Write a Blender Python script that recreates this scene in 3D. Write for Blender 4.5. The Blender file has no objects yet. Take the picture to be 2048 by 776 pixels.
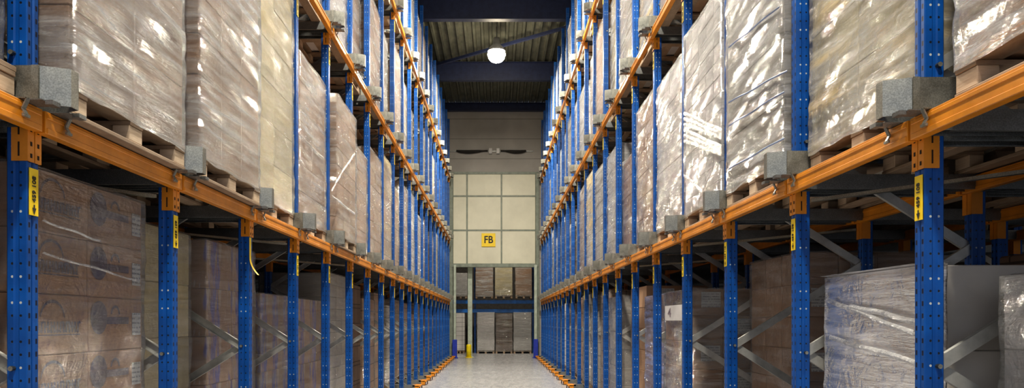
import bpy, bmesh, math, random
from mathutils import Vector, Matrix, noise

R = math.radians
SC = bpy.context.scene
C = SC.collection
F_PX, VPX, VPY, CAMZ = 1480.0, 993.0, 642.0, 1.6
XR, XL = 1.892, 1.98            # aisle faces of the two racks
PITCH, PW, PD = 1.40, 0.08, 0.088
Y0 = {-1: 3.16, 1: 3.31}        # centre of the first upright of each rack
XF = {-1: XL, 1: XR}
NP = 21
TOPS = [2.50, 5.08, 7.66]       # tops of the beam levels
ROW = 1.11
ORD = ['zeroth','first','second','third','fourth','fifth','sixth','seventh','eighth','ninth','tenth','eleventh','twelfth',
       'thirteenth','fourteenth','fifteenth','sixteenth','seventeenth','eighteenth','nineteenth','twentieth',
       'twenty-first','twenty-second','twenty-third']
SIDE = {-1: 'bollard side', 1: 'side opposite bollard'}
SIDEW = {-1: 'bollard side', 1: 'side opposite bollard'}
LEVEL = ['on the ground', 'first beam level', 'second beam level', 'top beam level']
RND = random.Random(7)

# ------------------------------------------------------------------ materials
def mat(name):
    m = bpy.data.materials.new(name); m.use_nodes = True
    nt = m.node_tree; nt.nodes.clear()
    out = nt.nodes.new('ShaderNodeOutputMaterial')
    return m, nt, out
def N(nt, typ, **kw):
    n = nt.nodes.new(typ)
    for k, v in kw.items():
        if k in n.inputs.keys() if isinstance(k, str) else False:
            n.inputs[k].default_value = v
        else:
            setattr(n, k, v)
    return n
def L(nt, a, b): nt.links.new(a, b)
def setin(n, **kw):
    for k, v in kw.items(): n.inputs[k.replace('_', ' ')].default_value = v
    return n
def math_(nt, op, a, b=None, c=None):
    n = nt.nodes.new('ShaderNodeMath'); n.operation = op
    for i, v in enumerate((a, b, c)):
        if v is None: continue
        if isinstance(v, (int, float)): n.inputs[i].default_value = v
        else: L(nt, v, n.inputs[i])
    return n.outputs[0]
def mixc(nt, fac, a, b):
    n = nt.nodes.new('ShaderNodeMix'); n.data_type = 'RGBA'
    for s, v in ((0, fac), (6, a), (7, b)):
        if isinstance(v, (int, float)): n.inputs[s].default_value = v
        elif isinstance(v, tuple): n.inputs[s].default_value = (*v, 1)
        else: L(nt, v, n.inputs[s])
    return n.outputs[2]
def coords(nt):
    tc = nt.nodes.new('ShaderNodeTexCoord')
    sp = nt.nodes.new('ShaderNodeSeparateXYZ'); L(nt, tc.outputs['Object'], sp.inputs[0])
    return tc, sp
def noise_(nt, vec, scale, detail=3, rough=.5, dist=0.0):
    n = nt.nodes.new('ShaderNodeTexNoise')
    n.inputs['Scale'].default_value = scale; n.inputs['Detail'].default_value = detail
    n.inputs['Roughness'].default_value = rough; n.inputs['Distortion'].default_value = dist
    if vec is not None: L(nt, vec, n.inputs['Vector'])
    return n.outputs[0]
def ramp(nt, v, a, b, lo=0.0, hi=1.0):
    n = nt.nodes.new('ShaderNodeMapRange'); n.clamp = True
    n.inputs[1].default_value = a; n.inputs[2].default_value = b
    n.inputs[3].default_value = lo; n.inputs[4].default_value = hi
    L(nt, v, n.inputs[0]); return n.outputs[0]
def bump(nt, h, strength, dist):
    n = nt.nodes.new('ShaderNodeBump'); n.inputs['Strength'].default_value = strength
    n.inputs['Distance'].default_value = dist; L(nt, h, n.inputs['Height']); return n.outputs[0]
def mapping(nt, vec, rot=(0,0,0), scale=(1,1,1)):
    n = nt.nodes.new('ShaderNodeMapping'); n.inputs['Rotation'].default_value = rot
    n.inputs['Scale'].default_value = scale; L(nt, vec, n.inputs[0]); return n.outputs[0]

def painted(name, col, rough=.35, metal=0.0, var=.18, nscale=6, spec=.5, scratch=None):
    m, nt, out = mat(name); tc, sp = coords(nt)
    n1 = noise_(nt, tc.outputs['Object'], nscale, 5, .6)
    dark = tuple(c*(1-var*1.6) for c in col); lite = tuple(min(1, c*(1+var)) for c in col)
    c = mixc(nt, ramp(nt, n1, .3, .7), dark, lite)
    if scratch:
        s = noise_(nt, mapping(nt, tc.outputs['Object'], scale=(3, 3, 9)), 14, 4, .7)
        c = mixc(nt, ramp(nt, s, .68, .74, 0, .7), c, scratch)
    b = nt.nodes.new('ShaderNodeBsdfPrincipled'); L(nt, c, b.inputs['Base Color'])
    setin(b, Roughness=rough, Metallic=metal); b.inputs['Specular IOR Level'].default_value = spec
    L(nt, bump(nt, n1, .05, .01), b.inputs['Normal']); L(nt, b.outputs[0], out.inputs[0])
    return m

def upright_material():
    m, nt, out = mat('perforated_blue_steel'); tc, sp = coords(nt)
    nrm = nt.nodes.new('ShaderNodeSeparateXYZ'); L(nt, tc.outputs['Normal'], nrm.inputs[0])
    fx = math_(nt, 'GREATER_THAN', math_(nt, 'ABSOLUTE', nrm.outputs[0]), .7)
    zf = math_(nt, 'FRACT', math_(nt, 'MULTIPLY', sp.outputs[2], 1/.055))
    dz = math_(nt, 'ABSOLUTE', math_(nt, 'SUBTRACT', zf, .5))
    # two columns of slots in the aisle face
    ay = math_(nt, 'ABSOLUTE', math_(nt, 'SUBTRACT', math_(nt, 'ABSOLUTE', sp.outputs[1]), .024))
    slot = math_(nt, 'MULTIPLY', math_(nt, 'LESS_THAN', ay, .0065), math_(nt, 'LESS_THAN', dz, .2))
    slot = math_(nt, 'MULTIPLY', slot, fx)
    # two columns of round holes in the side faces
    ax = math_(nt, 'ABSOLUTE', math_(nt, 'SUBTRACT', math_(nt, 'ABSOLUTE', sp.outputs[0]), .018))
    hole = math_(nt, 'LESS_THAN', math_(nt, 'ADD', math_(nt, 'POWER', ax, 2.0), math_(nt, 'POWER', math_(nt, 'MULTIPLY', dz, .055), 2.0)), .0055**2)
    hole = math_(nt, 'MULTIPLY', hole, math_(nt, 'SUBTRACT', 1.0, fx))
    n1 = noise_(nt, tc.outputs['Object'], 5, 5, .6)
    c = mixc(nt, ramp(nt, n1, .3, .7), (.001, .052, .22), (.002, .095, .37))
    holen = nt.nodes.new('ShaderNodeTexWhiteNoise'); holen.noise_dimensions = '1D'
    L(nt, math_(nt, 'FLOOR', math_(nt, 'MULTIPLY', sp.outputs[2], 1/.055)), holen.inputs[1])
    hc = mixc(nt, math_(nt, 'GREATER_THAN', holen.outputs[0], .55), (.006, .01, .02), (.45, .47, .46))
    c = mixc(nt, slot, c, (.004, .008, .03)); c = mixc(nt, hole, c, hc)
    b = nt.nodes.new('ShaderNodeBsdfPrincipled'); L(nt, c, b.inputs['Base Color']); setin(b, Roughness=.38)
    h = math_(nt, 'SUBTRACT', 1.0, math_(nt, 'ADD', slot, hole))
    L(nt, bump(nt, h, .5, .004), b.inputs['Normal']); L(nt, b.outputs[0], out.inputs[0])
    return m

def galvanised(name='galvanised_steel', base=(.42, .43, .41), rough=.36):
    m, nt, out = mat(name); tc, sp = coords(nt)
    v = nt.nodes.new('ShaderNodeTexVoronoi'); v.inputs['Scale'].default_value = 150; L(nt, tc.outputs['Object'], v.inputs['Vector'])
    n1 = noise_(nt, tc.outputs['Object'], 7, 5, .65)
    n2 = noise_(nt, mapping(nt, tc.outputs['Object'], scale=(2, 2, 40)), 5, 3)
    f = math_(nt, 'ADD', math_(nt, 'MULTIPLY', v.outputs['Distance'], .5), math_(nt, 'MULTIPLY', n1, .8))
    c = mixc(nt, ramp(nt, f, .25, .9), tuple(x*.55 for x in base), tuple(min(1, x*1.35) for x in base))
    b = nt.nodes.new('ShaderNodeBsdfPrincipled'); L(nt, c, b.inputs['Base Color']); setin(b, Metallic=.75)
    L(nt, ramp(nt, n1, .3, .7, rough-.08, rough+.15), b.inputs['Roughness'])
    L(nt, bump(nt, n2, .12, .004), b.inputs['Normal']); L(nt, b.outputs[0], out.inputs[0])
    return m

def wood(name, a, b_):
    m, nt, out = mat(name); tc, sp = coords(nt)
    n1 = noise_(nt, mapping(nt, tc.outputs['Object'], scale=(2.5, 1.2, 14)), 5, 6, .65, .6)
    n2 = noise_(nt, tc.outputs['Object'], 2.2, 3)
    c = mixc(nt, ramp(nt, n1, .3, .72), a, b_); c = mixc(nt, ramp(nt, n2, .5, .75, 0, .45), c, tuple(x*.45 for x in a))
    b = nt.nodes.new('ShaderNodeBsdfPrincipled'); L(nt, c, b.inputs['Base Color']); setin(b, Roughness=.75)
    L(nt, bump(nt, n1, .25, .006), b.inputs['Normal']); L(nt, b.outputs[0], out.inputs[0])
    return m

def cardboard(name, col, seams=None, var=.14, tape=None, rough=.7, smear=None):
    """seams: (step along the face, row height) drawn as dark joints; used where the load is too far away to model each carton."""
    m, nt, out = mat(name); tc, sp = coords(nt)
    oi = nt.nodes.new('ShaderNodeObjectInfo')
    n1 = noise_(nt, tc.outputs['Object'], 3.5, 5, .6)
    k = math_(nt, 'ADD', math_(nt, 'MULTIPLY', n1, .7), math_(nt, 'MULTIPLY', oi.outputs['Random'], .5))
    c = mixc(nt, ramp(nt, k, .3, .9), tuple(x*(1-var*1.5) for x in col), tuple(min(1, x*(1+var)) for x in col))
    h = n1
    if smear:
        sm = noise_(nt, mapping(nt, tc.outputs['Object'], scale=(7, 7, 1.1)), 1.6, 3, .5, .6)
        c = mixc(nt, ramp(nt, sm, .54, .62, 0, .8), c, smear)
        sm2 = noise_(nt, mapping(nt, tc.outputs['Object'], scale=(9, 9, 1.6)), 2.1, 3, .5, .9)
        c = mixc(nt, ramp(nt, sm2, .60, .66, 0, .5), c, (.6, .55, .5))
    if seams:
        u = math_(nt, 'ADD', sp.outputs[0], sp.outputs[1])
        fu = math_(nt, 'ABSOLUTE', math_(nt, 'SUBTRACT', math_(nt, 'FRACT', math_(nt, 'MULTIPLY', u, 1/seams[0])), .5))
        fv = math_(nt, 'ABSOLUTE', math_(nt, 'SUBTRACT', math_(nt, 'FRACT', math_(nt, 'MULTIPLY', sp.outputs[2], 1/seams[1])), .5))
        s = math_(nt, 'MAXIMUM', math_(nt, 'GREATER_THAN', fu, .5-.007/seams[0]), math_(nt, 'GREATER_THAN', fv, .5-.008/seams[1]))
        c = mixc(nt, math_(nt, 'MULTIPLY', s, .8), c, tuple(x*.2 for x in col))
        if tape:
            t = math_(nt, 'LESS_THAN', fv, .13)
            t = math_(nt, 'MULTIPLY', t, math_(nt, 'LESS_THAN', fu, .28))
            c = mixc(nt, math_(nt, 'MULTIPLY', t, .75), c, tape)
    b = nt.nodes.new('ShaderNodeBsdfPrincipled'); L(nt, c, b.inputs['Base Color']); setin(b, Roughness=rough)
    b.inputs['Specular IOR Level'].default_value = .25
    L(nt, bump(nt, h, .12, .02), b.inputs['Normal']); L(nt, b.outputs[0], out.inputs[0])
    return m

def film(name, opac, angle, tint=(.80, .79, .80), gloss=.22, rough=.11, bs=1.0, streak=0.0, stc=None):
    """clear stretch wrap pulled tight in slanting folds"""
    m, nt, out = mat(name); tc, sp = coords(nt)
    oi = nt.nodes.new('ShaderNodeObjectInfo')
    off = math_(nt, 'MULTIPLY', oi.outputs['Random'], 37.0)
    u = math_(nt, 'ADD', sp.outputs[0], sp.outputs[1])
    cb = nt.nodes.new('ShaderNodeCombineXYZ'); L(nt, u, cb.inputs[0]); L(nt, sp.outputs[2], cb.inputs[1]); L(nt, off, cb.inputs[2])
    fn = nt.nodes.new('ShaderNodeTexNoise'); fn.noise_type = 'RIDGED_MULTIFRACTAL'; fn.normalize = True
    fn.inputs['Scale'].default_value = 1.3; fn.inputs['Detail'].default_value = 5; fn.inputs['Roughness'].default_value = .55
    fn.inputs['Distortion'].default_value = .35; L(nt, mapping(nt, cb.outputs[0], rot=(0, 0, angle), scale=(1.0, 7.5, 1)), fn.inputs['Vector'])
    ridge = fn.outputs[0]
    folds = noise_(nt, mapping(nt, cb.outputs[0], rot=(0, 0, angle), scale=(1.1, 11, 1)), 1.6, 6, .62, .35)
    fine = noise_(nt, mapping(nt, cb.outputs[0], rot=(0, 0, angle*.8), scale=(6, 46, 1)), 1.7, 4, .6, .6)
    blot = noise_(nt, cb.outputs[0], 4.5, 4, .6, .8)
    big = noise_(nt, mapping(nt, cb.outputs[0], rot=(0, 0, angle*1.2), scale=(.8, 3.2, 1)), 1.4, 2, .5, .3)
    h = math_(nt, 'ADD', math_(nt, 'ADD', math_(nt, 'MULTIPLY', folds, 1.0), math_(nt, 'MULTIPLY', fine, .38)), math_(nt, 'ADD', math_(nt, 'MULTIPLY', blot, 1.05), math_(nt, 'MULTIPLY', ridge, .45)))
    nor = bump(nt, h, bs, .13)
    op = math_(nt, 'MULTIPLY', ramp(nt, math_(nt, 'ADD', math_(nt, 'MULTIPLY', folds, .6), math_(nt, 'MULTIPLY', big, .4)), .38, .66, .06, 1.6), opac)
    op = math_(nt, 'MINIMUM', op, .93)
    tr = nt.nodes.new('ShaderNodeBsdfTransparent')
    di = nt.nodes.new('ShaderNodeBsdfDiffuse')
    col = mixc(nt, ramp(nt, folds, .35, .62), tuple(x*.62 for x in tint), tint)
    if stc: col = mixc(nt, ramp(nt, big, .5, .62, 0, streak), col, stc)
    L(nt, col, di.inputs[0]); L(nt, nor, di.inputs[1])
    gl = nt.nodes.new('ShaderNodeBsdfGlossy'); gl.inputs['Roughness'].default_value = rough
    gl.inputs['Color'].default_value = (.95, .95, .93, 1); L(nt, nor, gl.inputs['Normal'])
    lw = nt.nodes.new('ShaderNodeLayerWeight'); lw.inputs[0].default_value = .3; L(nt, nor, lw.inputs['Normal'])
    m1 = nt.nodes.new('ShaderNodeMixShader'); L(nt, op, m1.inputs[0]); L(nt, tr.outputs[0], m1.inputs[1]); L(nt, di.outputs[0], m1.inputs[2])
    m2 = nt.nodes.new('ShaderNodeMixShader'); L(nt, math_(nt, 'MULTIPLY_ADD', lw.outputs['Fresnel'], .45, gloss*.5), m2.inputs[0])
    L(nt, m1.outputs[0], m2.inputs[1]); L(nt, gl.outputs[0], m2.inputs[2]); L(nt, m2.outputs[0], out.inputs[0])
    return m

def paper_label():
    m, nt, out = mat('printed_paper'); tc, sp = coords(nt)
    fv = math_(nt, 'FRACT', math_(nt, 'MULTIPLY', sp.outputs[2], 38))
    u = math_(nt, 'ADD', sp.outputs[0], sp.outputs[1])
    w = noise_(nt, mapping(nt, tc.outputs['Object'], scale=(60, 60, 38)), 1, 0)
    t = math_(nt, 'MULTIPLY', math_(nt, 'LESS_THAN', fv, .4), math_(nt, 'GREATER_THAN', w, .42))
    c = mixc(nt, math_(nt, 'MULTIPLY', t, .6), (.62, .63, .62), (.1, .1, .12))
    b = nt.nodes.new('ShaderNodeBsdfPrincipled'); L(nt, c, b.inputs['Base Color']); setin(b, Roughness=.6); L(nt, b.outputs[0], out.inputs[0])
    return m

def concrete():
    m, nt, out = mat('polished_concrete'); tc, sp = coords(nt)
    n1 = noise_(nt, tc.outputs['Object'], .8, 6, .65); n2 = noise_(nt, mapping(nt, tc.outputs['Object'], scale=(2, .5, 1)), 3, 5, .7, .5)
    n3 = noise_(nt, tc.outputs['Object'], 14, 4, .7)
    k = math_(nt, 'ADD', math_(nt, 'MULTIPLY', n1, .5), math_(nt, 'ADD', math_(nt, 'MULTIPLY', n2, .35), math_(nt, 'MULTIPLY', n3, .2)))
    c = mixc(nt, ramp(nt, k, .36, .68), (.31, .315, .33), (.39, .39, .40))
    fx = math_(nt, 'ABSOLUTE', math_(nt, 'SUBTRACT', math_(nt, 'FRACT', math_(nt, 'MULTIPLY', sp.outputs[1], 1/6.0)), .5))
    c = mixc(nt, math_(nt, 'MULTIPLY', math_(nt, 'GREATER_THAN', fx, .498), .7), c, (.1, .1, .1))
    b = nt.nodes.new('ShaderNodeBsdfPrincipled'); L(nt, c, b.inputs['Base Color'])
    L(nt, ramp(nt, n2, .3, .7, .2, .34), b.inputs['Roughness']); L(nt, bump(nt, n1, .04, .01), b.inputs['Normal'])
    L(nt, b.outputs[0], out.inputs[0]); return m

def siding():
    m, nt, out = mat('grey_cladding'); tc, sp = coords(nt)
    f = math_(nt, 'FRACT', math_(nt, 'MULTIPLY', sp.outputs[2], 1/.86))
    ln = math_(nt, 'LESS_THAN', f, .035)
    n1 = noise_(nt, tc.outputs['Object'], 1.2, 4)
    c = mixc(nt, ramp(nt, n1, .3, .7), (.27, .255, .235), (.34, .32, .30)); c = mixc(nt, math_(nt, 'MULTIPLY', ln, .6), c, (.09, .085, .08))
    b = nt.nodes.new('ShaderNodeBsdfPrincipled'); L(nt, c, b.inputs['Base Color']); setin(b, Roughness=.6); L(nt, b.outputs[0], out.inputs[0])
    return m

def emit(name, col, s):
    m, nt, out = mat(name); e = nt.nodes.new('ShaderNodeEmission'); e.inputs[0].default_value = (*col, 1); e.inputs[1].default_value = s
    tc, sp = coords(nt); g = noise_(nt, tc.outputs['Object'], 3, 1); L(nt, ramp(nt, g, 0, 1, s*.95, s*1.05), e.inputs[1])
    L(nt, e.outputs[0], out.inputs[0]); return m

M = dict(
    blue=upright_material(), galv=galvanised(base=(.27, .268, .235)), galv_dark=galvanised('dull_galvanised_steel', (.20, .205, .20), .42),
    orange=painted('orange_enamel', (.66, .25, .018), .36, var=.12, scratch=(.3, .12, .03)),
    orange_slot=painted('slot_shadow', (.02, .01, .005), .8),
    bluebeam=painted('blue_enamel', (.01, .16, .55), .4), roofblue=painted('dark_blue_steel', (.022, .032, .085), .5),
    yellow=painted('yellow_sticker', (.85, .60, .015), .5, var=.05), black=painted('black_print', (.02, .018, .015), .6),
    pale_wood=wood('pale_pallet_wood', (.50, .37, .25), (.66, .53, .39)), old_wood=wood('weathered_pallet_wood', (.25, .17, .11), (.40, .30, .21)),
    wood_in=wood('shaded_pallet_wood', (.22, .115, .055), (.33, .19, .10)),
    brown=cardboard('brown_cardboard', (.37, .235, .15)), brown_far=cardboard('brown_cartons', (.38, .25, .165), (.4, .30)),
    lilac_far=cardboard('printed_brown_cartons', (.36, .27, .215), (.3, .24), tape=(.16, .16, .42)),
    lilac=cardboard('blue_printed_cardboard', (.42, .28, .20), smear=(.13, .15, .50)), braces=painted('galvanised_brace', (.50, .50, .47), .38, metal=.55),
    tan=cardboard('pinkish_cardboard', (.42, .265, .165)), tan_far=cardboard('pinkish_cartons', (.42, .265, .165), (.36, .33)),
    dark_far=cardboard('dark_brown_cartons', (.13, .085, .06), (.3, .26)),
    white=cardboard('white_carton', (.60, .58, .58)), white_far=cardboard('white_cartons', (.60, .58, .57), (.4, .22)),
    grey=cardboard('grey_beige_carton', (.42, .39, .35)), grey_far=cardboard('grey_beige_cartons', (.44, .41, .37), (.32, .26)),
    yellowish=cardboard('yellowish_sacks', (.55, .48, .30), var=.2), yellowish_far=cardboard('yellowish_cartons', (.60, .50, .30), (.33, .30), tape=(.30, .33, .5)),
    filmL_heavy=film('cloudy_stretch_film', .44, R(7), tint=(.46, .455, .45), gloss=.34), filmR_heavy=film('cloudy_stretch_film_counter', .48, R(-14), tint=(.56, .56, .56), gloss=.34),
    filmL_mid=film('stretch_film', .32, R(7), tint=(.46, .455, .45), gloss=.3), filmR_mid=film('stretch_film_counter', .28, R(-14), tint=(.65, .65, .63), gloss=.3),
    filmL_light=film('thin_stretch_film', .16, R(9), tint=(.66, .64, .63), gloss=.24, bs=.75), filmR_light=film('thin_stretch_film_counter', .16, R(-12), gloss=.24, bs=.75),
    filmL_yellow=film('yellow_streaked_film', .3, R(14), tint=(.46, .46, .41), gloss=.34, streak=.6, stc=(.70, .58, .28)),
    filmR_yellow=film('yellow_streaked_film_counter', .48, R(-20), tint=(.68, .66, .60), gloss=.30, streak=.7, stc=(.70, .52, .22)),
    film_white=film('whitish_film', .85, R(-9), tint=(.78, .77, .79), gloss=.3, bs=.3),
    film_blue=film('blue_tinted_film', .45, R(-12), tint=(.42, .48, .80)),
    shine=film('bunched_film_and_highlight', .75, R(10), tint=(.9, .9, .9), gloss=.6, rough=.2), bluestrip=painted('pale_blue_tape', (.30, .38, .62), .4),
    paper=paper_label(), ink=painted('violet_ink', (.19, .155, .18), .7), floor=concrete(), siding=siding(),
    roof=painted('corrugated_sheet', (.125, .13, .10), .5, metal=.1, var=.25, nscale=2.5), cream=painted('cream_panel', (.62, .60, .48), .5, var=.07, nscale=1.0),
    frame=painted('grey_green_frame', (.20, .23, .19), .5), palegreen=painted('pale_green_steel', (.40, .45, .38), .45),
    guard_blue=painted('blue_guard_paint', (.015, .04, .38), .45), guard_yellow=painted('yellow_guard_paint', (.9, .68, .01), .45),
    sidewall=painted('dim_side_wall', (.16, .15, .14), .8), lampwhite=painted('lamp_housing', (.5, .5, .48), .4), darkcloth=painted('dark_cable_sleeve', (.02, .017, .015), .8),
    glow=emit('lamp_glow', (1, .86, .62), 60.0),
)

# ------------------------------------------------------------------ mesh helpers
def bx(bm, x0, x1, y0, y1, z0, z1):
    v = [bm.verts.new(p) for p in ((x0,y0,z0),(x1,y0,z0),(x1,y1,z0),(x0,y1,z0),(x0,y0,z1),(x1,y0,z1),(x1,y1,z1),(x0,y1,z1))]
    for f in ((0,3,2,1),(4,5,6,7),(0,1,5,4),(1,2,6,5),(2,3,7,6),(3,0,4,7)): bm.faces.new([v[i] for i in f])
def prism(bm, pts, z0, z1, cap=True):
    """pts: plan polygon (x, y)"""
    a = [bm.verts.new((x, y, z0)) for x, y in pts]; b = [bm.verts.new((x, y, z1)) for x, y in pts]; n = len(pts)
    for i in range(n): bm.faces.new((a[i], a[(i+1) % n], b[(i+1) % n], b[i]))
    if cap: bm.faces.new(a[::-1]); bm.faces.new(b)
def strut(bm, p, q, w, t, up=(0,1,0)):
    """a bar of rectangular section from p to q; w across, t along `up`"""
    p, q, up = Vector(p), Vector(q), Vector(up); d = (q-p).normalized(); s = d.cross(up).normalized(); u = s.cross(d).normalized()
    vs = []
    for e in (p, q):
        for a, b in ((-1,-1),(1,-1),(1,1),(-1,1)): vs.append(bm.verts.new(e + s*w/2*a + u*t/2*b))
    for f in ((0,3,2,1),(4,5,6,7),(0,1,5,4),(1,2,6,5),(2,3,7,6),(3,0,4,7)): bm.faces.new([vs[i] for i in f])
def tube(bm, pts, r, seg=10):
    rings = []
    for i, p in enumerate(pts):
        p = Vector(p); a = Vector(pts[max(0, i-1)]); b = Vector(pts[min(len(pts)-1, i+1)]); d = (b-a).normalized()
        s = d.cross(Vector((0,0,1)));  s = s.normalized() if s.length > 1e-4 else Vector((1,0,0)); u = s.cross(d)
        rr = r[i] if isinstance(r, (list, tuple)) else r
        rings.append([bm.verts.new(p + (s*math.cos(t)+u*math.sin(t))*rr) for t in [2*math.pi*k/seg for k in range(seg)]])
    for a, b in zip(rings, rings[1:]):
        for k in range(seg): bm.faces.new((a[k], a[(k+1) % seg], b[(k+1) % seg], b[k]))
    bm.faces.new(rings[0][::-1]); bm.faces.new(rings[-1])
def lathe(bm, prof, seg=24, c=(0,0,0)):
    rings = []
    for r, z in prof:
        rings.append([bm.verts.new((c[0]+r*math.cos(2*math.pi*k/seg), c[1]+r*math.sin(2*math.pi*k/seg), c[2]+z)) for k in range(seg)])
    for a, b in zip(rings, rings[1:]):
        for k in range(seg): bm.faces.new((a[k], a[(k+1) % seg], b[(k+1) % seg], b[k]))
def mesh(name, bm, m, smooth=False, bevel=0):
    if bevel: bmesh.ops.bevel(bm, geom=list(bm.edges), offset=bevel, segments=1, affect='EDGES')
    bmesh.ops.recalc_face_normals(bm, faces=list(bm.faces))
    me = bpy.data.meshes.new(name); bm.to_mesh(me); bm.free(); me.materials.append(m)
    if smooth:
        for p in me.polygons: p.use_smooth = True
    return me
def link(name, me, parent=None, loc=(0,0,0), rot=(0,0,0), scale=None):
    o = bpy.data.objects.new(name, me); C.objects.link(o); o.parent = parent; o.location = loc; o.rotation_euler = rot
    if scale: o.scale = scale
    return o
def obj(name, bm, m, parent=None, loc=(0,0,0), smooth=False, bevel=0): return link(name, mesh(name, bm, m, smooth, bevel), parent, loc)
def thing(name, label, cat, loc=(0,0,0), group=None):
    o = link(name, None, None, loc); o['label'] = label; o['category'] = cat; o['kind'] = 'thing'
    if group: o['group'] = group
    return o
def tag(o, label, cat, group=None):
    o['label'] = label; o['category'] = cat; o['kind'] = 'thing'
    if group: o['group'] = group
    return o
def struct(name, bm, m, parent=None, **k):
    o = obj(name, bm, m, parent, **k)
    if parent is None: o['kind'] = 'structure'
    return o
def BM(): return bmesh.new()
def in_view(x0, x1, y0, y1, z0, z1, margin=160):
    if y1 < .4: return False
    us, vs = [], []
    for x in (x0, x1):
        for y in (max(y0, .4), y1):
            for z in (z0, z1):
                us.append(VPX + F_PX*x/y); vs.append(VPY - F_PX*(z-CAMZ)/y)
    return max(us) > -margin and min(us) < 2048+margin and max(vs) > -margin and min(vs) < 776+margin

def text_mesh(s, size, m, align='CENTER'):
    cu = bpy.data.curves.new('t', 'FONT'); cu.body = s; cu.size = size; cu.align_x = align; cu.align_y = 'CENTER'; cu.extrude = .0008
    cu.offset = size*.02
    o = bpy.data.objects.new('t', cu); C.objects.link(o)
    bpy.context.view_layer.update()
    me = bpy.data.meshes.new_from_object(o.evaluated_get(bpy.context.evaluated_depsgraph_get()))
    bpy.data.objects.remove(o); bpy.data.curves.remove(cu)
    me.materials.clear(); me.materials.append(m); me.name = 'lettering'
    return me

# ------------------------------------------------------------------ the building
YW = 32.0                        # plane of the wall that closes the aisle
def px(x, y=YW): return (x-VPX)*y/F_PX
def pz(v, y=YW): return CAMZ + (VPY-v)*y/F_PX
HX = 8.6
b = BM(); bx(b, -HX, HX, -7, 41, -.1, 0); struct('floor', b, M['floor'])
# corrugated roof sheet, ribs running along the aisle
b = BM(); x = -HX; prof = []
while x < HX:
    prof += [(x, 10.98), (x+.07, 10.98), (x+.10, 11.05), (x+.24, 11.05), (x+.27, 10.98)]; x += .27
lo = [b.verts.new((p, -7, z)) for p, z in prof]; hi = [b.verts.new((p, YW, z)) for p, z in prof]
for i in range(len(prof)-1):
    if prof[i] != prof[i+1]: b.faces.new((lo[i], lo[i+1], hi[i+1], hi[i]))
struct('ceiling', b, M['roof'])
b = BM(); bx(b, -HX-.1, -HX, -7, 41, 0, 11.2); struct('wall_left', b, M['sidewall'])
b = BM(); bx(b, HX, HX+.1, -7, 41, 0, 11.2); struct('wall_right', b, M['sidewall'])
# wall closing the aisle: clad part above, opening below, side parts behind the racks
xl, xr = px(905), px(1072)
zo, zp = pz(529), pz(346)
b = BM(); bx(b, -HX, xl-.12, YW, YW+.15, 0, 11.0); bx(b, xr+.12, HX, YW, YW+.15, 0, 11.0); bx(b, xl-.12, xr+.12, YW, YW+.15, zp, 11.0)
struct('wall_back', b, M['siding'])
gx = [xl, px(934), px(1003), xr]; gz = [zo, pz(460.5), pz(392), zp]
pr = link('door_1', None); pr['kind'] = 'structure'
for i in range(3):
    for j in range(3):
        b = BM(); bx(b, gx[i]+.03, gx[i+1]-.03, YW+.03, YW+.08, gz[j]+.03, gz[j+1]-.03); obj('cream_panel', b, M['cream'], pr, bevel=.008)
b = BM()
for i in (1, 2): bx(b, gx[i]-.03, gx[i]+.03, YW+.01, YW+.09, zo, zp)
for j in (1, 2): bx(b, xl, xr, YW+.012, YW+.092, gz[j]-.03, gz[j]+.03)
bx(b, xl-.1, xr+.1, YW-.01, YW+.1, zp-.05, zp+.05); obj('mullion_grid', b, M['frame'], pr)
b = BM(); bx(b, xl-.12, xr+.12, YW-.06, YW+.12, zo-.12, zo+.04); obj('lintel', b, M['frame'], pr, bevel=.01)
for xx, nm in ((xl, 'a'), (xr, 'b')):
    b = BM(); s = 1 if xx > 0 else -1
    bx(b, min(xx-s*.02, xx+s*.14), max(xx-s*.02, xx+s*.14), YW-.05, YW+.12, 0, zp); obj('side_track', b, M['frame'], pr, bevel=.01)
# pale posts in the opening
for u0, u1, gm, lab, gtop, gw in ((907.5, 912.5, 'guard_blue', 'pale green door post with blue foot guard beside the bollard side rack', 679, 1.5),
                   (1068, 1074, 'guard_blue', 'pale green door post with blue foot guard on the side opposite the bollard', 678, 1.2)):
    t = thing('door_post', lab, 'post', (px((u0+u1)/2), YW-.12, 0)); w = (u1-u0)*YW/F_PX/2
    b = BM(); bx(b, -w, w, -.04, .04, 0, zo-.02); obj('post_tube', b, M['palegreen'], t, bevel=.008)
    b = BM(); bx(b, -w*gw-.02, w*gw+.02, -.16, -.05, 0, pz(gtop)); bx(b, -w*gw-.06, w*gw+.06, -.17, -.05, 0, .04); obj('foot_guard', b, M[gm], t, bevel=.008)
t = thing('steel_column', 'pale green column standing behind the yellow bollard inside the opening', 'column', (px(939), YW+.7, 0))
b = BM(); bx(b, -.1, .1, -.1, .1, 0, 4.6); obj('shaft', b, M['palegreen'], t, bevel=.01)
b = BM(); bx(b, -.16, .16, -.16, .16, 0, .03); obj('base_plate', b, M['palegreen'], t)
t = thing('bollard', 'yellow protective bollard in front of the pale green column', 'bollard', (px(937), YW+.35, 0))
b = BM(); lathe(b, [(0, .0), (.11, .0), (.11, .52), (.10, .56), (.06, .58), (0, .585)]); obj('bollard_tube', b, M['guard_yellow'], t, smooth=True)
b = BM(); lathe(b, [(0, 0), (.17, 0), (.17, .02), (.11, .022)]); obj('base_plate', b, M['guard_yellow'], t)
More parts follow.
